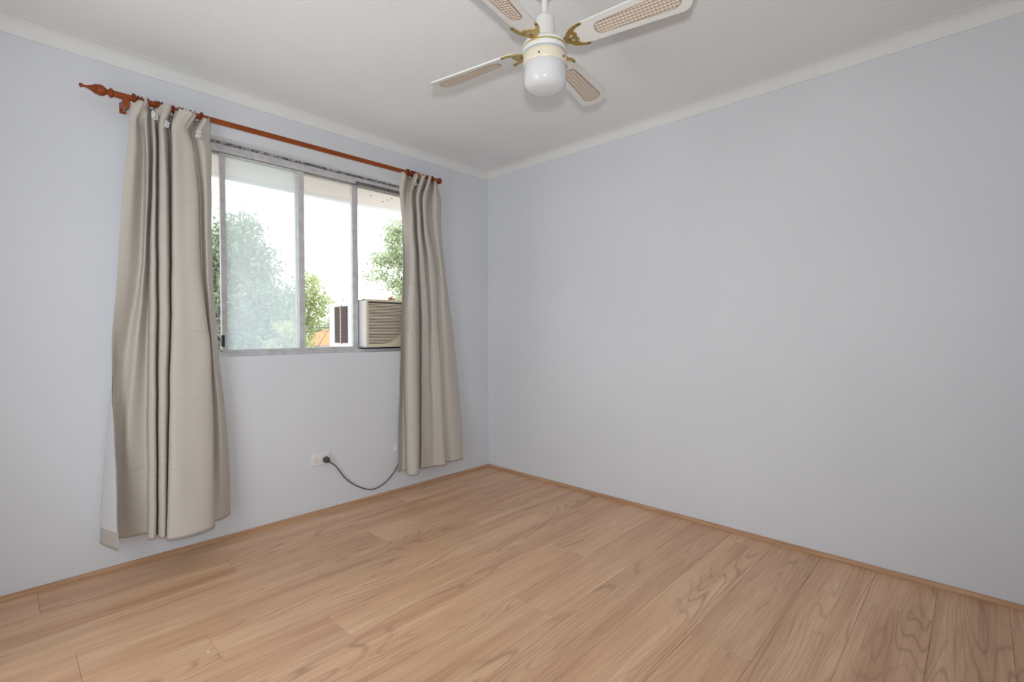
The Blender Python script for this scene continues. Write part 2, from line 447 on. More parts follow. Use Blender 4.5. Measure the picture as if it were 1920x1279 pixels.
# dark draught strip beside the open bay and the strip under the air conditioner
wp('draught_strip', (-1.092, -1.088, FY0+.045, FY0+.065, 1.0, 2.09), M_seal, 0)
wp('draught_strip', (-1.09, OX1-.035, FY0-.002, FY0+.012, .992, 1.001), M_seal, 0)

# ------------------------------------------------------------------ eave outside
ev = empty('eave', (-1.4, .3, 2.25), 'cream painted eave soffit overhanging outside above the window', 'eave')
def ep(name, dims, m): 
    o = boxo(name, dims, m, None, .002); o.parent = ev; o.matrix_parent_inverse = Matrix.Translation(-ev.location); return o
ep('soffit', (-6, 6, WT, 1.10, 2.25, 2.33), M_eave); ep('fascia', (-6, 6, 1.06, 1.10, 2.225, 2.25), M_trimw)
ep('gutter', (-6, 6, 1.10, 1.20, 2.26, 2.36), M_trimw)
for (hx, hy) in ((-.6, .79), (-.43, .74), (-.43, .81), (-.43, .88)):
    m4 = Matrix.Translation((hx, hy, 2.2485))
    o = lathe('bolt_hole', [(0, 0), (.008, 0), (.009, .002)], M_seal, None, 12, m4); o.parent = ev; o.matrix_parent_inverse = Matrix.Translation(-ev.location)

# ------------------------------------------------------------------ window air conditioner
ac = empty('air_conditioner', (-.82, .03, 1.001), 'cream fronted window air conditioner with slatted grille, sticking through the open right bay', 'air conditioner')
def ap(name, bm, m, par=None, smooth=False):
    bmesh.ops.translate(bm, verts=bm.verts[:], vec=-ac.location)
    return obj(name, bm, m, par or ac, smooth)
AX0, AX1, AZ0, AZ1 = -1.088, -.56, 1.003, 1.327
AX1 = -.705
bm = bmesh.new(); box(bm, AX0+.004, AX1, .075, .20, AZ0+.003, AZ1-.003, .003)
ap('sleeve', bm, M_acw)
# outdoor casing: side walls carry louvred vents
bm = bmesh.new(); box(bm, AX0+.004, AX1, .20, .56, AZ0-.004, AZ1-.012, .004)
case = ap('outer_case', bm, M_acw)
for (ya, yb) in ((.385, .47), (.285, .37)):
    bm = bmesh.new(); box(bm, AX0+.0015, AX0+.006, ya, yb, 1.030, 1.288)
    v = ap('side_vent', bm, M_acdark, case)
    bm = bmesh.new(); n = 24
    for i in range(n):
        z = 1.034+i*(.25/n); box(bm, AX0-.0035, AX0+.002, ya+.003, yb-.003, z, z+.0035)
    o = ap('vent_slats', bm, mat('rusty_louvre', (.20, .11, .085), .7), case); o['kind'] = 'stuff'
bm = bmesh.new(); box(bm, AX0-.004, AX0+.003, .372, .383, 1.022, 1.295); ap('vent_pillar', bm, M_actan, case)
bm = bmesh.new(); box(bm, AX0-.002, AX1, .25, .55, .985, AZ0-.004); ap('base_tray', bm, M_actan, case)
# front: white side cheek, cream bezel, slats
bm = bmesh.new(); box(bm, AX0, AX0+.012, .038, .085, AZ0, AZ1, .003); box(bm, AX0, AX1, .040, .085, AZ1-.012, AZ1, .002); box(bm, AX0, AX1, .040, .085, AZ0, AZ0+.008, .002); box(bm, AX1-.012, AX1, .038, .085, AZ0, AZ1, .003)
ap('front_shell', bm, M_acw)
bm = bmesh.new(); box(bm, AX0+.002, AX0+.018, .026, .042, AZ0+.002, AZ1-.004, .003); box(bm, AX1-.018, AX1-.002, .026, .042, AZ0+.002, AZ1-.004, .003)
box(bm, AX0+.016, AX1-.016, .026, .042, AZ1-.016, AZ1-.004, .002)
bez = ap('front_bezel', bm, M_accream)
# swept lower panel: rises in a curve on the right-hand side where the controls sit
pts = [(AX0+.016, AZ0+.002), (AX1-.016, AZ0+.002), (AX1-.016, AZ0+.115)]
for i in range(9):
    t = i/8; xx = AX0+.30-.150*t; pts.append((xx, AZ0+.024+.091*(1-t)**1.6))
pts.append((AX0+.016, AZ0+.024))
bm = bmesh.new(); fr = [bm.verts.new((a, .026, b)) for a, b in pts]; f = bm.faces.new(fr)
ex = bmesh.ops.extrude_face_region(bm, geom=[f]); bmesh.ops.translate(bm, verts=[v for v in ex['geom'] if isinstance(v, bmesh.types.BMVert)], vec=(0, .016, 0))
ap('control_panel', bm, M_accream)
m4 = Matrix.Translation(Vector((-.80, .026, 1.035))-ac.location) @ Matrix.Rotation(math.pi/2, 4, 'X')
lathe('control_knob', [(0, .012), (.012, .012), (.014, 0), (.0, 0)], M_accream, ac, 20, m4)
bm = bmesh.new(); box(bm, AX0+.014, AX1-.014, .046, .050, AZ0+.006, AZ1-.010)
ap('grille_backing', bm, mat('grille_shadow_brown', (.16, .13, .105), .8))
M_slat = mat('cream_slat', (.80, .72, .58), .45)
bm = bmesh.new(); n = 27; box(bm, 0, AX1-AX0-.034, -.009, .006, -.0026, .0026, .0008)
bmesh.ops.recalc_face_normals(bm, faces=bm.faces[:]); sm = bpy.data.meshes.new('slat'); bm.to_mesh(sm); bm.free(); sm.materials.append(M_slat)
for i in range(n):
    o = bpy.data.objects.new('slat', sm); C.objects.link(o); o.parent = ac
    o.location = Vector((AX0+.017, .036, AZ0+.030+i*(AZ1-AZ0-.052)/n))-ac.location; o.rotation_euler = (math.radians(-4), 0, 0)
# small orange thing lying on top
bm = bmesh.new()
for (cx, cy, cz, rr) in ((0, 0, .010, .010), (.017, .004, .012, .012), (.034, -.002, .009, .009), (.006, .012, .018, .006)):
    g = bmesh.ops.create_icosphere(bm, subdivisions=2, radius=rr)['verts']
    for v in g: v.co = v.co*(1+.25*noise.noise(v.co*120)) + Vector((cx, cy, cz))
oo = obj('orange_lump', bm, M_terra, None, True); oo.location = (-.885, .07, AZ1)
for v in oo.data.vertices: v.co.z = max(v.co.z, 0)
tag(oo, 'small orange lump lying on top of the window air conditioner', 'lump')

# ------------------------------------------------------------------ curtain rod, rings
RY = -.085
def rodz(x): return 2.178+(x+2.4)*.0075
ROT = Matrix.Rotation(math.pi/2, 4, 'Y')       # lathe axis z -> x
SL = math.atan(.0075)
def xlathe(name, prof, m, parent, x, seg=24, base=(0, 0, 0)):
    m4 = Matrix.Translation(Vector((x, RY, rodz(x)))-Vector(base)) @ Matrix.Rotation(-SL, 4, 'Y') @ ROT
    return lathe(name, prof, m, parent, seg, m4)
rodbase = (-1.45, RY, rodz(-1.45))
rod = empty('curtain_rod', rodbase, 'long cherry-stained wooden curtain rod with a turned finial, above the window', 'curtain rod')
L = 1.83
xlathe('pole', [(0, 0), (.0135, 0), (.0135, L), (0, L)], M_rod, rod, -2.405, 24, rodbase)
xlathe('finial', [(0, 0), (.005, .001), (.0085, .005), (.0085, .010), (.005, .014), (.0048, .020), (.0075, .030), (.012, .042), (.018, .052), (.0215, .056), (.0195, .060), (.023, .066), (.0235, .074), (.021, .083), (.013, .092), (.0105, .096), (.0115, .099), (.018, .103), (.0205, .108), (.019, .113), (.0135, .117), (0, .118)], M_rod, rod, -2.512, 28, rodbase)
xlathe('end_knob', [(0, 0), (.010, .001), (.011, .006), (.018, .011), (.021, .018), (.021, .025), (.016, .033), (.008, .037), (0, .038)], M_ring, rod, -.583, 28, rodbase)
for bx in (-2.352, -.602):
    bm = bmesh.new(); z = rodz(bx)
    box(bm, bx-.011, bx+.011, RY-.012, -.012, z-.040, z-.012, .003)
    box(bm, bx-.012, bx+.012, RY-.017, RY+.017, z-.050, z-.010, .004)
    box(bm, bx-.012, bx+.012, -.014, 0, z-.052, z-.004, .003)
    bmesh.ops.translate(bm, verts=bm.verts[:], vec=-Vector(rodbase)); br = obj('bracket', bm, M_rod, rod)
def ring_mesh(R_, r_, m, wd=1.0):
    bm = bmesh.new(); a, b = 28, 10; vs = []
    for i in range(a):
        t = 2*math.pi*i/a
        for j in range(b):
            s = 2*math.pi*j/b; rr = R_+r_*math.cos(s)
            vs.append(bm.verts.new((r_*wd*math.sin(s), rr*math.cos(t), rr*math.sin(t))))
    for i in range(a):
        for j in range(b): bm.faces.new([vs[i*b+j], vs[((i+1) % a)*b+j], vs[((i+1) % a)*b+(j+1) % b], vs[i*b+(j+1) % b]])
    bmesh.ops.recalc_face_normals(bm, faces=bm.faces[:])
    me = bpy.data.meshes.new('curtain_ring'); bm.to_mesh(me); bm.free()
    for p in me.polygons: p.use_smooth = True
    me.materials.append(m); return me
eye = bmesh.new(); g = bmesh.ops.create_cone(eye, cap_ends=True, segments=8, radius1=.0018, radius2=.0018, depth=.012)
eyem = bpy.data.meshes.new('screw_eye'); eye.to_mesh(eyem); eye.free(); eyem.materials.append(M_brass)
RM = ring_mesh(.0178, .0038, M_ring); RB = ring_mesh(.0195, .0058, M_ring, 1.1); RP = ring_mesh(.0178, .0036, M_pale)
rings = []
def ring(x, me, label, group):
    o = bpy.data.objects.new('curtain_ring', me); C.objects.link(o)
    o.location = (x, RY, rodz(x)-.0006); o.rotation_euler = (random.uniform(-.1, .1), random.uniform(-.05, .05)-SL, random.uniform(-.14, .14))
    tag(o, label, 'curtain ring', group)
    e = bpy.data.objects.new('screw_eye', eyem); C.objects.link(e); e.parent = o; e.location = (0, 0, -.026)
    rings.append(o)
gl = 'dark wooden rings bunched over the left curtain'
lb = 'thin dark wooden ring in the bunch over the left curtain'
ring(-2.322, RB, 'thick dark wooden ring next to the left rod bracket, leftmost of all rings', None)
ordn = ['first', 'second', 'third', 'fourth', 'fifth', 'sixth', 'seventh', 'eighth', 'ninth', 'tenth', 'eleventh', 'twelfth', 'thirteenth']
for i, x in enumerate((-2.306, -2.292, -2.268, -2.240, -2.228, -2.215, -2.185, -2.170, -2.144, -2.131, -2.118, -2.099, -2.080)):
    ring(x, RM, ordn[i]+' thin dark ring from the left, over the left curtain', gl)
ring(-2.052, RB, 'thick dark wooden ring at the right end of the left bunch', None)
ring(-.833, RB, 'thick dark wooden ring at the left end of the right bunch', None)
for i, x in enumerate((-.800, -.784, -.768)): ring(x, RM, ordn[i]+' thin dark ring right of the thick ring, over the right curtain', 'dark wooden rings over the right curtain')
for i, x in enumerate((-.748, -.734, -.700, -.668, -.652)): ring(x, RP, ordn[i]+' pale wooden ring from the left, over the right curtain', 'pale wooden rings over the right curtain')
ring(-.630, RM, 'dark wooden ring furthest right, between the pale rings and the right bracket', None)

LEFT_CURTAIN_Z = [2.162, 2.104, 2.007, 1.804, 1.422, 1.039, 0.731, 0.475, 0.152]
LEFT_CURTAIN = [
  [(-2.341,-0.085), (-2.337,-0.080), (-2.343,-0.080), (-2.364,-0.080), (-2.389,-0.080), (-2.412,-0.080), (-2.415,-0.100), (-2.414,-0.140), (-2.419,-0.185)],
  [(-2.304,-0.110), (-2.314,-0.090), (-2.319,-0.090), (-2.329,-0.085), (-2.351,-0.070), (-2.385,-0.050), (-2.423,-0.030), (-2.442,-0.020), (-2.464,-0.020)],
  [(-2.286,-0.130), (-2.295,-0.060), (-2.286,-0.050), (-2.286,-0.040), (-2.303,-0.040), (-2.351,-0.030), (-2.377,-0.030), (-2.390,-0.030), (-2.391,-0.030)],
  [(-2.263,-0.070), (-2.279,-0.100), (-2.279,-0.100), (-2.279,-0.100), (-2.295,-0.090), (-2.325,-0.070), (-2.349,-0.055), (-2.356,-0.050), (-2.353,-0.045)],
  [(-2.250,-0.050), (-2.256,-0.060), (-2.252,-0.050), (-2.255,-0.040), (-2.270,-0.040), (-2.280,-0.040), (-2.290,-0.040), (-2.291,-0.050), (-2.296,-0.055)],
  [(-2.247,-0.080), (-2.257,-0.100), (-2.256,-0.100), (-2.259,-0.100), (-2.272,-0.100), (-2.280,-0.100), (-2.289,-0.110), (-2.295,-0.120), (-2.303,-0.140)],
  [(-2.234,-0.100), (-2.249,-0.110), (-2.248,-0.110), (-2.251,-0.110), (-2.256,-0.110), (-2.261,-0.110), (-2.266,-0.120), (-2.270,-0.130), (-2.278,-0.150)],
  [(-2.229,-0.130), (-2.229,-0.060), (-2.229,-0.050), (-2.234,-0.050), (-2.238,-0.050), (-2.242,-0.050), (-2.249,-0.060), (-2.254,-0.070), (-2.262,-0.090)],
  [(-2.208,-0.140), (-2.228,-0.100), (-2.230,-0.100), (-2.230,-0.090), (-2.236,-0.090), (-2.241,-0.090), (-2.249,-0.110), (-2.256,-0.130), (-2.265,-0.150)],
  [(-2.194,-0.130), (-2.212,-0.110), (-2.211,-0.110), (-2.203,-0.100), (-2.204,-0.100), (-2.211,-0.100), (-2.223,-0.120), (-2.233,-0.140), (-2.247,-0.170)],
  [(-2.173,-0.050), (-2.181,-0.050), (-2.171,-0.030), (-2.169,-0.020), (-2.173,-0.020), (-2.182,-0.030), (-2.192,-0.040), (-2.204,-0.060), (-2.229,-0.130)],
  [(-2.164,-0.120), (-2.180,-0.110), (-2.179,-0.110), (-2.182,-0.120), (-2.187,-0.120), (-2.198,-0.130), (-2.210,-0.150), (-2.222,-0.170), (-2.241,-0.210)],
  [(-2.127,-0.140), (-2.154,-0.120), (-2.136,-0.110), (-2.134,-0.120), (-2.135,-0.130), (-2.124,-0.140), (-2.128,-0.160), (-2.136,-0.180), (-2.159,-0.230)],
  [(-2.092,-0.130), (-2.117,-0.100), (-2.093,-0.100), (-2.082,-0.110), (-2.078,-0.120), (-2.044,-0.130), (-2.039,-0.140), (-2.043,-0.160), (-2.055,-0.200)],
  [(-2.068,-0.050), (-2.083,-0.050), (-2.072,-0.050), (-2.056,-0.050), (-2.052,-0.050), (-2.028,-0.060), (-2.021,-0.070), (-2.022,-0.080), (-2.033,-0.120)],
  [(-2.046,-0.120), (-2.069,-0.100), (-2.043,-0.090), (-2.038,-0.090), (-2.036,-0.090), (-2.020,-0.100), (-1.997,-0.100), (-1.991,-0.110), (-1.990,-0.110)],
  [(-2.008,-0.080), (-2.010,-0.060), (-2.002,-0.060), (-2.006,-0.060), (-2.004,-0.060), (-1.985,-0.060), (-1.959,-0.060), (-1.943,-0.060), (-1.940,-0.070)],
]
RIGHT_CURTAIN_Z = [2.172, 2.058, 1.855, 1.56, 1.19, 0.818, 0.446, 0.142]
RIGHT_CURTAIN = [
  [(-0.901,-0.085), (-0.888,-0.070), (-0.864,-0.060), (-0.856,-0.060), (-0.865,-0.050), (-0.877,-0.050), (-0.891,-0.040), (-0.891,-0.030)],
  [(-0.880,-0.110), (-0.872,-0.090), (-0.856,-0.070), (-0.825,-0.040), (-0.835,-0.030), (-0.836,-0.020), (-0.834,-0.020), (-0.833,-0.020)],
  [(-0.797,-0.050), (-0.822,-0.060), (-0.831,-0.090), (-0.815,-0.100), (-0.849,-0.120), (-0.865,-0.120), (-0.868,-0.120), (-0.873,-0.130)],
  [(-0.804,-0.130), (-0.822,-0.110), (-0.810,-0.110), (-0.791,-0.110), (-0.799,-0.130), (-0.805,-0.140), (-0.807,-0.150), (-0.816,-0.160)],
  [(-0.730,-0.050), (-0.758,-0.050), (-0.744,-0.040), (-0.723,-0.040), (-0.708,-0.040), (-0.711,-0.040), (-0.714,-0.040), (-0.724,-0.050)],
  [(-0.765,-0.130), (-0.771,-0.100), (-0.761,-0.090), (-0.734,-0.080), (-0.719,-0.080), (-0.718,-0.075), (-0.721,-0.075), (-0.728,-0.075)],
  [(-0.738,-0.130), (-0.756,-0.110), (-0.742,-0.100), (-0.705,-0.090), (-0.676,-0.090), (-0.670,-0.085), (-0.669,-0.085), (-0.671,-0.085)],
  [(-0.674,-0.060), (-0.707,-0.060), (-0.692,-0.050), (-0.660,-0.060), (-0.642,-0.070), (-0.636,-0.070), (-0.627,-0.080), (-0.633,-0.085)],
  [(-0.707,-0.130), (-0.720,-0.110), (-0.710,-0.100), (-0.662,-0.100), (-0.641,-0.100), (-0.618,-0.090), (-0.602,-0.090), (-0.603,-0.095)],
  [(-0.689,-0.130), (-0.693,-0.110), (-0.683,-0.100), (-0.620,-0.100), (-0.599,-0.100), (-0.573,-0.100), (-0.556,-0.100), (-0.542,-0.110)],
  [(-0.622,-0.060), (-0.630,-0.050), (-0.622,-0.050), (-0.565,-0.060), (-0.553,-0.060), (-0.542,-0.060), (-0.520,-0.060), (-0.497,-0.060)],
  [(-0.632,-0.110), (-0.619,-0.110), (-0.596,-0.090), (-0.542,-0.080), (-0.510,-0.080), (-0.478,-0.080), (-0.445,-0.080), (-0.431,-0.085)],
  [(-0.590,-0.080), (-0.543,-0.080), (-0.537,-0.070), (-0.492,-0.060), (-0.434,-0.060), (-0.385,-0.060), (-0.354,-0.070), (-0.348,-0.080)],
]

# ------------------------------------------------------------------ curtains
def cr1(p0, p1, p2, p3, t): return 0.5*((2*p1)+(p2-p0)*t+(2*p0-5*p1+4*p2-p3)*t*t+(3*p1-p0-3*p2+p3)*t**3)
def grid(cols, zs, nu, nv, seed, top_flop):
    """smooth cloth surface through fold lines (cols) given at heights zs"""
    nc, nr = len(cols), len(zs)
    cols = [[(c[0][0], c[0][1] if c[0][1] > -.086 else -.085+(c[0][1]+.085)*1.6)]+list(c[1:]) for c in cols]
    P = [[Vector((c[j][0], c[j][1], zs[j])) for j in range(nr)] for c in cols]
    cl = lambda i, n: max(0, min(n-1, i))
    # along the height first
    H = []
    for c in P:
        col = []
        for j in range(nr-1):
            m = max(2, int((zs[j]-zs[j+1])/nv))
            for k in range(m):
                t = k/m
                col.append(cr1(c[cl(j-1, nr)], c[j], c[j+1], c[cl(j+2, nr)], t) if 1 <= j else c[j].lerp(c[j+1], t))
        col.append(c[-1]); H.append(col)
    # linear in z so columns share heights
    nz = len(H[0]); G = []
    for i in range(nc-1):
        for k in range(nu):
            t = k/nu; te = t*t*(3-2*t)*.55+t*.45
            G.append([cr1(H[cl(i-1, nc)][j], H[i][j], H[i+1][j], H[cl(i+2, nc)][j], te) for j in range(nz)])
    G.append(H[-1])
    ztop, zbot = zs[0], zs[-1]
    out = []
    for i, col in enumerate(G):
        oc = []
        for v in col:
            q = v.copy(); dn = (ztop-v.z)/(ztop-zbot)
            amp = .0035+.003*max(0, dn-.3)
            q.y += amp*noise.noise(Vector((v.x*9+seed, v.y*9, v.z*5)))
            q.x += .0025*noise.noise(Vector((v.x*7, seed, v.z*7)))
            if v.z > ztop-.07:
                f = (v.z-(ztop-.07))/.07
                q.z += f*top_flop*noise.noise(Vector((i*.37, seed*3, 0)))
                q.y += -.006*f
            q.y = min(q.y, -.008)
            if abs(q.y-RY) < .022: q.z = min(q.z, rodz(q.x)-.0175)
            oc.append(q)
        out.append(oc)
    return out
def sheet(name, G, m, parent, base, off=0., drop=0, i0=0, i1=None):
    i1 = i1 or len(G); nz = len(G[0]); jn = nz-drop; vs = []; fs = []
    n = i1-i0
    for i in range(i0, i1):
        a = G[max(0, i-1)]; b = G[min(len(G)-1, i+1)]
        for j in range(jn):
            t = b[j]-a[j]; nn = Vector((t.y, -t.x, 0)); nn = nn.normalized() if nn.length > 1e-6 else Vector((0, -1, 0))
            q = G[i][j]-nn*off; q.y = min(q.y, -.004); vs.append(q-base)
    for i in range(n-1):
        for j in range(jn-1): fs.append((i*jn+j, i*jn+j+1, (i+1)*jn+j+1, (i+1)*jn+j))
    return pyobj(name, vs, fs, m, parent, True)
def curtain(cols, zs, seed, label):
    G = grid(cols, zs, 9, .018, seed, .022)
    base = Vector((sum(c[-1][0] for c in cols)/len(cols), -.09, zs[-1]))
    t = empty('curtain', base, label, 'curtain', None)
    s = sheet('fabric', G, M_cloth, t, base)
    md = s.modifiers.new('thickness', 'SOLIDIFY'); md.thickness = .0012; md.offset = 0
    # hem stitched up: a doubled band standing slightly proud
    sheet('lining', G, M_lining, t, base, .0035, 5)
    return t, G, base
ltab = curtain(LEFT_CURTAIN, LEFT_CURTAIN_Z, 1.3, 'wide taupe curtain left of the window, white lining showing at its bottom left')
rtab = curtain(RIGHT_CURTAIN, RIGHT_CURTAIN_Z, 5.1, 'narrow taupe curtain right of the window, nearest the room corner')
# white header tape puckering out between the pleats
def pucker(t, x, y, z, s, seed):
    bm = bmesh.new(); g = bmesh.ops.create_grid(bm, x_segments=7, y_segments=8, size=.5)['verts']
    for v in g:
        a, b = v.co.x, v.co.y
        v.co = Vector((a*s*(.85-.5*b*abs(b))+.009*noise.noise(Vector((a*3, b*3, seed))), -.012*math.cos(a*3.0)+.018*noise.noise(Vector((a*4, b*4, seed+9))), b*s*1.3+.008*noise.noise(Vector((a*4, 3, seed)))))+Vector((x, y, z))-t[2]
    o = obj('header_tape', bm, M_lining, t[0], True); md = o.modifiers.new('thickness', 'SOLIDIFY'); md.thickness = .001
for x, z, s in ((-2.246, 2.118, .024), (-2.201, 2.094, .022), (-2.146, 2.118, .024), (-2.070, 2.088, .022)): pucker(ltab, x, -.100, z, s*1.3, x*9)
for x, z, s in ((-.790, 2.120, .020), (-.755, 2.108, .020)): pucker(rtab, x, -.106, z, s*1.3, x*9)
# a frayed white thread hanging by the left bracket
thr = [Vector(q) for q in ((-2.345, -.088, 2.145), (-2.352, -.09, 2.128), (-2.362, -.09, 2.118), (-2.358, -.092, 2.108))]
o = tube('loose_thread', [q-ltab[2] for q in catmull(thr, 5)], .0009, M_lining, ltab[0])

# ------------------------------------------------------------------ ceiling fan
FC = Vector((-1.374, -1.746, 2.14))
fan = empty('ceiling_fan', FC, 'white four-blade ceiling fan with cane inlays, brass brackets and an opal glass light', 'ceiling fan')
TILT = Matrix.Rotation(math.radians(-1.3), 4, 'X') @ Matrix.Rotation(math.radians(-1.2), 4, 'Y')
def fz(z): return z-FC.z
def fl_(name, prof, m, par=None, seg=56): return lathe(name, [(a, fz(b)) for a, b in prof], m, par or fan, seg)
fl_('canopy', [(.0, 2.400), (.062, 2.400), (.064, 2.392), (.060, 2.372), (.045, 2.345), (.026, 2.326), (.018, 2.322), (0, 2.322)], M_white)
fl_('downrod', [(0, 2.33), (.0115, 2.33), (.0115, 2.25), (0, 2.25)], M_white, None, 24)
fl_('rod_cup', [(0, 2.262), (.016, 2.262), (.022, 2.258), (.029, 2.252), (.034, 2.246), (.036, 2.238), (.037, 2.20), (.039, 2.175), (.041, 2.160), (.042, 2.152), (0, 2.152)], M_white)
mot = fl_('motor_housing', [(0, 2.160), (.044, 2.160), (.066, 2.157), (.077, 2.151), (.0805, 2.144), (.081, 2.138), (.0795, 2.137), (.0795, 2.131), (.081, 2.130), (.081, 2.120), (.079, 2.116), (0, 2.116)], M_white)
fl_('gold_band', [(.0797, 2.1368), (.0806, 2.136), (.0806, 2.132), (.0797, 2.1312)], M_gold, mot)
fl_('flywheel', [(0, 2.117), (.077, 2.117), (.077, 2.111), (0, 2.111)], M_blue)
lk = fl_('light_collar', [(0, 2.112), (.075, 2.112), (.0785, 2.108), (.079, 2.100), (.079, 2.074), (.077, 2.071), (.0, 2.071)], M_ivory)
gl_ = fl_('glass_shade', [(.074, 2.074), (.0765, 2.068), (.0775, 2.050), (.0775, 2.022), (.076, 2.010), (.071, 1.999), (.062, 1.990), (.045, 1.984), (.02, 1.981), (0, 1.9805)], M_opal)
for a in (205, 275, 325):
    t = math.radians(a); q = Vector((math.cos(t)*.079, math.sin(t)*.079, fz(2.083)))
    m4 = Matrix.Translation(q) @ Matrix.Rotation(t, 4, 'Z') @ Matrix.Rotation(math.pi/2, 4, 'Y')
    lathe('thumb_screw', [(0, .006), (.0025, .006), (.0028, 0)], M_screw, lk, 10, m4)
def blade_outline(x0, x1, w0, w1, cor, n=6):
    P = []
    ci = .018
    P += [(x0, -w0+ci), (x0+ci*.3, -w0+ci*.3), (x0+ci, -w0)]
    P += [(x1-cor, -w1)]
    for i in range(1, n): t = i/n*math.pi/2; P.append((x1-cor+cor*math.sin(t)*.75, -w1+cor*(1-math.cos(t))*.9))
    P += [(x1-.004, -w1+cor), (x1, -w1*.25), (x1, w1*.25), (x1-.004, w1-cor)]
    for i in range(n-1, 0, -1): t = i/n*math.pi/2; P.append((x1-cor+cor*math.sin(t)*.75, w1-cor*(1-math.cos(t))*.9))
    P += [(x1-cor, w1), (x0+ci, w0), (x0+ci*.3, w0-ci*.3), (x0, w0-ci)]
    return P
def slab(name, outline, z0, z1, m, parent, holes=()):
    cu = bpy.data.curves.new(name, 'CURVE'); cu.dimensions = '2D'; cu.fill_mode = 'BOTH'; cu.extrude = (z1-z0)/2
    for ol in (outline, *holes):
        sp = cu.splines.new('POLY'); sp.points.add(len(ol)-1); sp.use_cyclic_u = True
        for i, (a, b) in enumerate(ol): sp.points[i].co = (a, b, 0, 1)
    t = bpy.data.objects.new('tmp', cu); C.objects.link(t)
    me = bpy.data.meshes.new_from_object(t.evaluated_get(bpy.context.evaluated_depsgraph_get())); bpy.data.objects.remove(t)
    for v in me.vertices: v.co.z += (z0+z1)/2
    me.materials.clear(); return link(name, me, parent, (m,))
def cane_outline(x0, x1, w0, w1):
    P = []
    for i in range(9): t = math.pi/2+math.pi*i/8; P.append((x0+w0*.9+w0*.9*math.cos(t), w0*math.sin(t)))
    for i in range(7): t = -1+2*i/6; P.append((x1-.014*t*t-(.012 if abs(t) > .9 else 0), w1*t))
    return P
def horn(sg):
    return [(.062, sg*.012), (.080, sg*.013), (.092, sg*.020), (.100, sg*.030), (.112, sg*.040), (.128, sg*.0475), (.145, sg*.0520), (.158, sg*.0525), (.163, sg*.048), (.160, sg*.0435), (.150, sg*.0420),
            (.138, sg*.0385), (.128, sg*.0315), (.1235, sg*.0225), (.127, sg*.0165), (.1315, sg*.015), (.130, sg*.0095), (.126, sg*.006)]
oute = horn(-1)+[(.128, 0)]+horn(1)[::-1]
# the upper triangle holes
hole1 = [(.098, .004), (.108, .016), (.112, .0175), (.116, .013), (.115, .004)]
hole2 = [(a, -b) for a, b in hole1]
PITCHB = math.radians(12)
blade_ref = {}
for k in range(4):
    th = math.radians(102.15+90*k)
    mt = TILT @ Matrix.Rotation(th, 4, 'Z') @ Matrix.Rotation(-PITCHB, 4, 'X')
    b = slab('blade', blade_outline(.118, .526, .046, .062, .05), .002, .008, M_white, fan); b.matrix_local = mt
    slab('cane_panel', cane_outline(.196, .480, .024, .035), .0008, .0022, M_cane, b)
    rim = cane_outline(.194, .482, .0255, .0365)
    tube('cane_rim', [(a, c, .0018) for a, c in rim], .0011, M_border, b, cyc=True)
    br = slab('blade_bracket', oute, -.0022, .0018, M_brass, fan, (hole1, hole2)); br.matrix_local = mt @ Matrix.Rotation(PITCHB*.15, 4, 'X')
    for (sx, sy) in ((.154, .0475), (.154, -.0475), (.100, 0.0)):
        lathe('screw', [(0, -.0048), (.003, -.0044), (.0042, -.003), (.0045, -.0022)], M_screw, br, 12, Matrix.Translation((sx, sy, 0)))

# ------------------------------------------------------------------ power outlet, plug and cable
so = empty('power_outlet', (-1.421, 0, .334), 'white double power outlet low on the window wall', 'power outlet')
def sp_(name, dims, m, bev=0., par=None):
    bm = bmesh.new(); box(bm, *dims, bev=bev); bmesh.ops.translate(bm, verts=bm.verts[:], vec=-so.location); return obj(name, bm, m, par or so)
sp_('face_plate', (-1.478, -1.364, -.009, 0, .297, .371), M_plate, .003)
for cx in (-1.449, -1.393):
    for dx, dz, an in ((-.007, .004, 30), (.007, .004, -30), (0, -.011, 0)):
        bm = bmesh.new(); box(bm, -.0012, .0012, -.0097, -.0085, -.0045, .0045)
        bmesh.ops.rotate(bm, verts=bm.verts[:], cent=(0, 0, 0), matrix=Matrix.Rotation(math.radians(an), 3, 'Y'))
        bmesh.ops.translate(bm, verts=bm.verts[:], vec=Vector((cx+dx, 0, .325+dz))-so.location); obj('socket_slot', bm, mat('slot_grey', (.22, .22, .23), .6), so)
for cx in (-1.463, -1.379): sp_('rocker_switch', (cx-.006, cx+.006, -.0125, -.008, .350, .361), M_plate, .0012)
cb = empty('appliance_lead', (-1.393, -.012, .325), 'dark grey cord with round plug, looping from the outlet behind the right curtain', 'power lead')
m4 = Matrix.Translation(Vector((-1.393, -.0095, .325))-cb.location) @ Matrix.Rotation(math.pi/2, 4, 'X')
lathe('plug', [(0, 0), (.0185, 0), (.0195, .004), (.0185, .018), (.016, .024), (.010, .027), (0, .028)], M_plug, cb, 28, m4)
pts = catmull([(-1.386, -.028, .318), (-1.372, -.024, .306), (-1.328, -.014, .268), (-1.265, -.012, .180), (-1.184, -.011, .112), (-1.089, -.011, .067), (-1.009, -.011, .076), (-.939, -.011, .118), (-.883, -.010, .178), (-.845, -.008, .26), (-.79, -.007, .45), (-.78, -.007, .93), (-.78, .03, .985)], 8)
tube('cord', [Vector(q)-cb.location for q in pts], .0037, M_cable, cb)
tube('cord_boot', [Vector(q)-cb.location for q in pts[:8]], .0062, M_plug, cb)
jb = boxo('junction_cover', (-.897, -.815, -.013, 0, .287, .333), M_plate, None, .002)
tag(jb, 'small white wall plate peeping out behind the right curtain', 'wall plate')

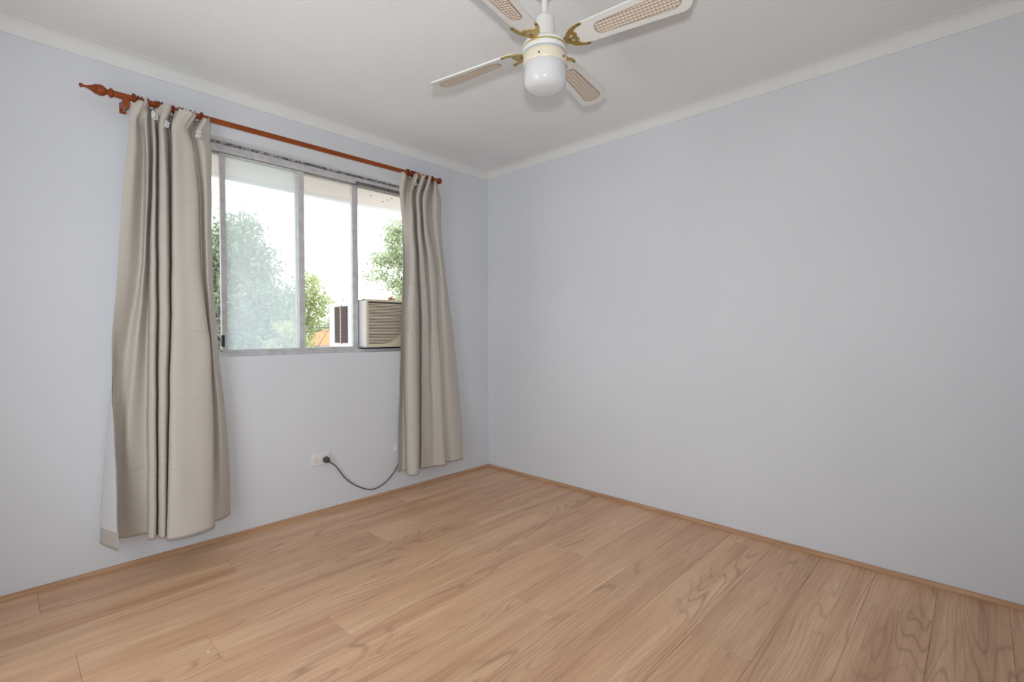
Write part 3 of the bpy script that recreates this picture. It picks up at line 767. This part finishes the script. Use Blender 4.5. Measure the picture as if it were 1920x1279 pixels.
# ------------------------------------------------------------------ paint specks on the floor
fk = [(-2.283, -.984, 6), (-2.212, -.047, 2.6), (-2.043, -.03, 2.4), (-2.226, -.318, 3.5), (-2.442, -.085, 2), (-2.337, -.413, 2), (-1.797, -.569, 2.2), (-2.126, -.845, 2.2), (-1.782, -1.362, 3.2), (-1.59, -1.686, 1.8), (-1.942, -1.463, 2.5), (-1.538, -1.372, 1.6), (-1.027, -.576, 2.2), (-1.289, -.04, 2.4), (-2.076, -.979, 1.4), (-1.228, -.631, 1.8), (-2.233, -1.217, 1.4)]
for i, (x, y, s) in enumerate(fk):
    bm = bmesh.new(); n = 7; ph = random.random()*6
    ring_ = [bm.verts.new((math.cos(2*math.pi*k/n+ph)*s*.001*random.uniform(.6, 1.3), math.sin(2*math.pi*k/n+ph)*s*.001*random.uniform(.5, 1.0), 0)) for k in range(n)]
    top = bm.verts.new((0, 0, .0012))
    for k in range(n): bm.faces.new([ring_[k], ring_[(k+1) % n], top])
    bm.faces.new(ring_[::-1])
    o = obj('paint_fleck', bm, M_fleck); o.location = (x, y, .0001)
    where = ['', 'just off the beading under the left curtain, left of its tube fold', 'by the beading under the right part of the left curtain', 'out from the left curtain, on the second plank',
             'by the beading under the left edge of the left curtain', 'left of centre, straight below the left curtain hem', 'in front of the outlet, out on the third plank', 'left of centre on the fifth plank from the window',
             'at the centre front of the floor', 'furthest forward, right of centre', 'near the front, left of the centre fleck', 'in the middle of the floor, right of the centre fleck', 'below the right curtain, on the third plank',
             'by the beading between outlet and scuff', 'left of centre, on the plank right of the largest fleck', 'in front of the right curtain, below the cord loop', 'at the very front left, right of the largest fleck'][i]
    if i == 0: tag(o, 'largest white paint fleck on the floor, at the near left on a plank', 'paint fleck')
    else: tag(o, 'tiny white fleck '+where, 'paint fleck', 'tiny white paint flecks scattered on the floor')
bm = bmesh.new()
for i in range(26):
    t = i/25; x = -1.462+t*.125+random.uniform(-.006, .006); y = -.094-.028*t+random.uniform(-.006, .006); a = random.uniform(.2, .9)
    dx, dy = math.cos(a)*random.uniform(.003, .014), math.sin(a)*.004*random.random()
    w_ = random.uniform(.0006, .0018)
    q = [bm.verts.new(v) for v in ((x-dx, y-dy, .0003), (x, y-w_, .0003), (x+dx, y+dy, .0003), (x, y+w_, .0003))]; tp = bm.verts.new((x, y, .0009))
    for k in range(4): bm.faces.new([q[k], q[(k+1) % 4], tp])
o = obj('paint_scuff', bm, M_fleck); tag(o, 'streaky white paint scuff on the floor below the left end of the power outlet', 'paint scuff')

# ------------------------------------------------------------------ outdoors
gr = boxo('ground', (-60, 90, .5, 120, -3.3, -3.0), M_grass); gr['kind'] = 'structure'
import numpy as np
rng = np.random.default_rng(11)
def leaves(name, blobs, n, size, m, parent, base, clump=.16):
    """small diamond leaves grouped in sprays inside the given ellipsoid blobs"""
    cs = []
    wts = np.array([b[3]*b[4]*b[5] for b in blobs])**(2/3); wts /= wts.sum()
    spray = 22; ns = n//spray
    for b, w_ in zip(blobs, wts):
        k = max(1, int(ns*w_)); v = rng.normal(size=(k, 3)); v /= np.linalg.norm(v, axis=1)[:, None]
        rad = rng.uniform(.35, 1.05, size=(k, 1))**.6
        cs.append(np.array(b[:3])+v*rad*np.array(b[3:6]))
    cs = np.concatenate(cs); P = np.repeat(cs, spray, axis=0); P += rng.normal(size=P.shape)*clump*np.array([1, 1, .7])
    K = len(P); a = rng.normal(size=(K, 3)); a /= np.linalg.norm(a, axis=1)[:, None]
    b_ = rng.normal(size=(K, 3)); b_ -= (b_*a).sum(1)[:, None]*a; b_ /= np.linalg.norm(b_, axis=1)[:, None]
    s = size*rng.uniform(.6, 1.3, size=(K, 1))
    V = np.stack([P-a*s, P+b_*s*.38, P+a*s, P-b_*s*.38], axis=1).reshape(-1, 3)-np.array(base)
    me = bpy.data.meshes.new(name); me.vertices.add(4*K); me.vertices.foreach_set('co', V.astype(np.float32).ravel())
    me.loops.add(4*K); me.loops.foreach_set('vertex_index', np.arange(4*K, dtype=np.int32))
    me.polygons.add(K); me.polygons.foreach_set('loop_start', np.arange(0, 4*K, 4, dtype=np.int32)); me.polygons.foreach_set('loop_total', np.full(K, 4, dtype=np.int32))
    me.update(); o = link(name, me, parent, (m,)); o['kind'] = 'stuff'; return o, cs
def tree(label, foot, blobs, n, size, m, trunk_r=.12, clump=.16, nb=14):
    base = Vector(foot); t = empty('tree', base, label, 'tree')
    f, cs = leaves('foliage', blobs, n, size, m, t, foot, clump)
    top = Vector(blobs[0][:3])
    tr = catmull([base, base.lerp(top, .35)+Vector((.15, 0, 0)), base.lerp(top, .7)+Vector((-.1, .1, 0)), top], 6)
    vs = []; fs = []
    def branch(path, r0, r1):
        b0 = len(vs); n_ = len(path)
        for i, q in enumerate(path):
            dr = (path[min(i+1, n_-1)]-path[max(i-1, 0)]).normalized(); s1 = dr.orthogonal().normalized(); s2 = dr.cross(s1); rr = r0+(r1-r0)*i/(n_-1)
            for k in range(6): a = math.pi/3*k; vs.append(q+s1*math.cos(a)*rr+s2*math.sin(a)*rr-base)
        for i in range(n_-1):
            for k in range(6): fs.append((b0+i*6+k, b0+i*6+(k+1) % 6, b0+i*6+6+(k+1) % 6, b0+i*6+6+k))
    branch(tr, trunk_r, trunk_r*.3)
    for i in rng.choice(len(cs), nb, replace=False):
        e = Vector(cs[i]); s = tr[int(len(tr)*random.uniform(.5, .95))]
        branch(catmull([s, s.lerp(e, .5)+Vector((0, 0, random.uniform(-.1, .25))), e], 4), trunk_r*.28, .006)
    pyobj('trunk', vs, fs, M_bark, t, True)
    return t
tree('big dense hazy green tree seen through the left panes, nearly filling them', (.9, 9.4, -3.0),
     [(.75, 9.2, 2.75, .62, .8, .75), (1.0, 9.1, 3.35, .32, .5, .38), (1.30, 9.0, 2.65, .38, .6, .42), (.25, 9.9, 2.2, .8, .9, 1.3), (1.15, 8.9, 1.75, .75, .9, .75), (1.55, 8.6, 1.45, .38, .6, .62), (.4, 9.4, 1.2, 1.2, 1.0, .8), (1.35, 8.7, .75, .75, .8, .6)], 34000, .06, M_leafA, .16, .15)
tree('slender yellow-green tree behind the middle pane, with loose airy branches', (4.2, 13.2, -3.0),
     [(4.15, 13.0, 2.45, .45, .5, .55), (4.5, 12.75, 2.05, .35, .4, .35), (4.1, 13.0, 1.7, .5, .5, .5), (4.9, 12.4, 1.65, .22, .3, .15), (4.0, 13.1, 1.0, .38, .5, .40)], 3600, .07, M_leafB, .05, .13, 26)
tree('light green tree close to the right curtain, its crown over the air conditioner', (2.15, 4.2, -3.0),
     [(1.95, 3.95, 2.55, .33, .4, .42), (1.72, 4.05, 2.72, .16, .2, .16), (1.66, 4.12, 2.30, .22, .25, .16), (1.52, 4.22, 2.02, .16, .2, .06), (1.85, 3.95, 1.95, .25, .3, .16), (2.3, 3.7, 2.3, .4, .4, .6), (1.80, 3.98, 1.66, .12, .2, .08)], 9000, .034, M_leafC, .03, .08, 26)
hedge = [('low bushy treetops far off, below and left of the slender tree', (-1.0, 22, -3.0), [(0.2, 22, .3, 2.6, 1.6, 2.4), (2.8, 21, .2, 2.4, 1.5, 1.9)]),
         ('low bushy treetops far off behind the middle pane, beside the orange roof', (9.4, 26.5, -3.0), [(8.2, 26.0, .6, 2.6, 1.6, 1.8), (11.2, 25.6, .3, 2.4, 1.5, 1.5)])]
for lb_, ft, bl in hedge: tree(lb_, ft, bl, 12000, .14, M_leafC, .15, .3)
# young yellow-green bush low in the hazy pane
tree('small bright lime-green young tree low in the left hazy pane', (.95, 6.6, -3.0), [(.98, 6.55, 1.18, .17, .2, .16), (1.16, 6.4, .98, .20, .2, .16), (.80, 6.7, .86, .14, .2, .10)], 2200, .032, M_leafB, .03, .06, 12)
# far house with an orange tiled roof
hs = empty('house', (9.5, 20.3, -3.0), 'small distant white house with an orange tiled roof, between the trees', 'house')
def hp(name, bm, m, par=None): 
    bmesh.ops.translate(bm, verts=bm.verts[:], vec=-hs.location); return obj(name, bm, m, par or hs)
bm = bmesh.new(); box(bm, 7.15, 11.8, 18.6, 22.0, -3.0, .60); wl = hp('wall', bm, mat('render_white', (.75, .72, .68), .8))
bm = bmesh.new()
v = [bm.verts.new(q) for q in ((6.9, 18.3, .55), (12.1, 18.3, .55), (12.1, 22.3, .55), (6.9, 22.3, .55), (8.6, 20.3, 1.35), (10.4, 20.3, 1.35))]
for f in ((0, 1, 5, 4), (2, 3, 4, 5), (1, 2, 5), (3, 0, 4), (3, 2, 1, 0)): bm.faces.new([v[i] for i in f])
hp('roof', bm, M_terra)
for wx in (7.8, 10.2): bm = bmesh.new(); box(bm, wx, wx+.9, 18.56, 18.62, -1.0, -.1); hp('window', bm, M_acdark)
# overhead wires
for i, (a, b, c) in enumerate((((-7, 9.2, 1.75), (.25, 7.42, 1.21), (9, 5.4, 1.5)), ((-7, 9.3, 1.50), (.25, 7.5, 1.12), (9, 5.5, 1.35)))):
    cp = catmull([a, b, c], 14); o = tube('power_line', cp, .006, M_plug)
    tag(o, ('upper thin dark overhead wire' if i == 0 else 'lower thin dark overhead wire')+' crossing in front of the far trees', 'power line')
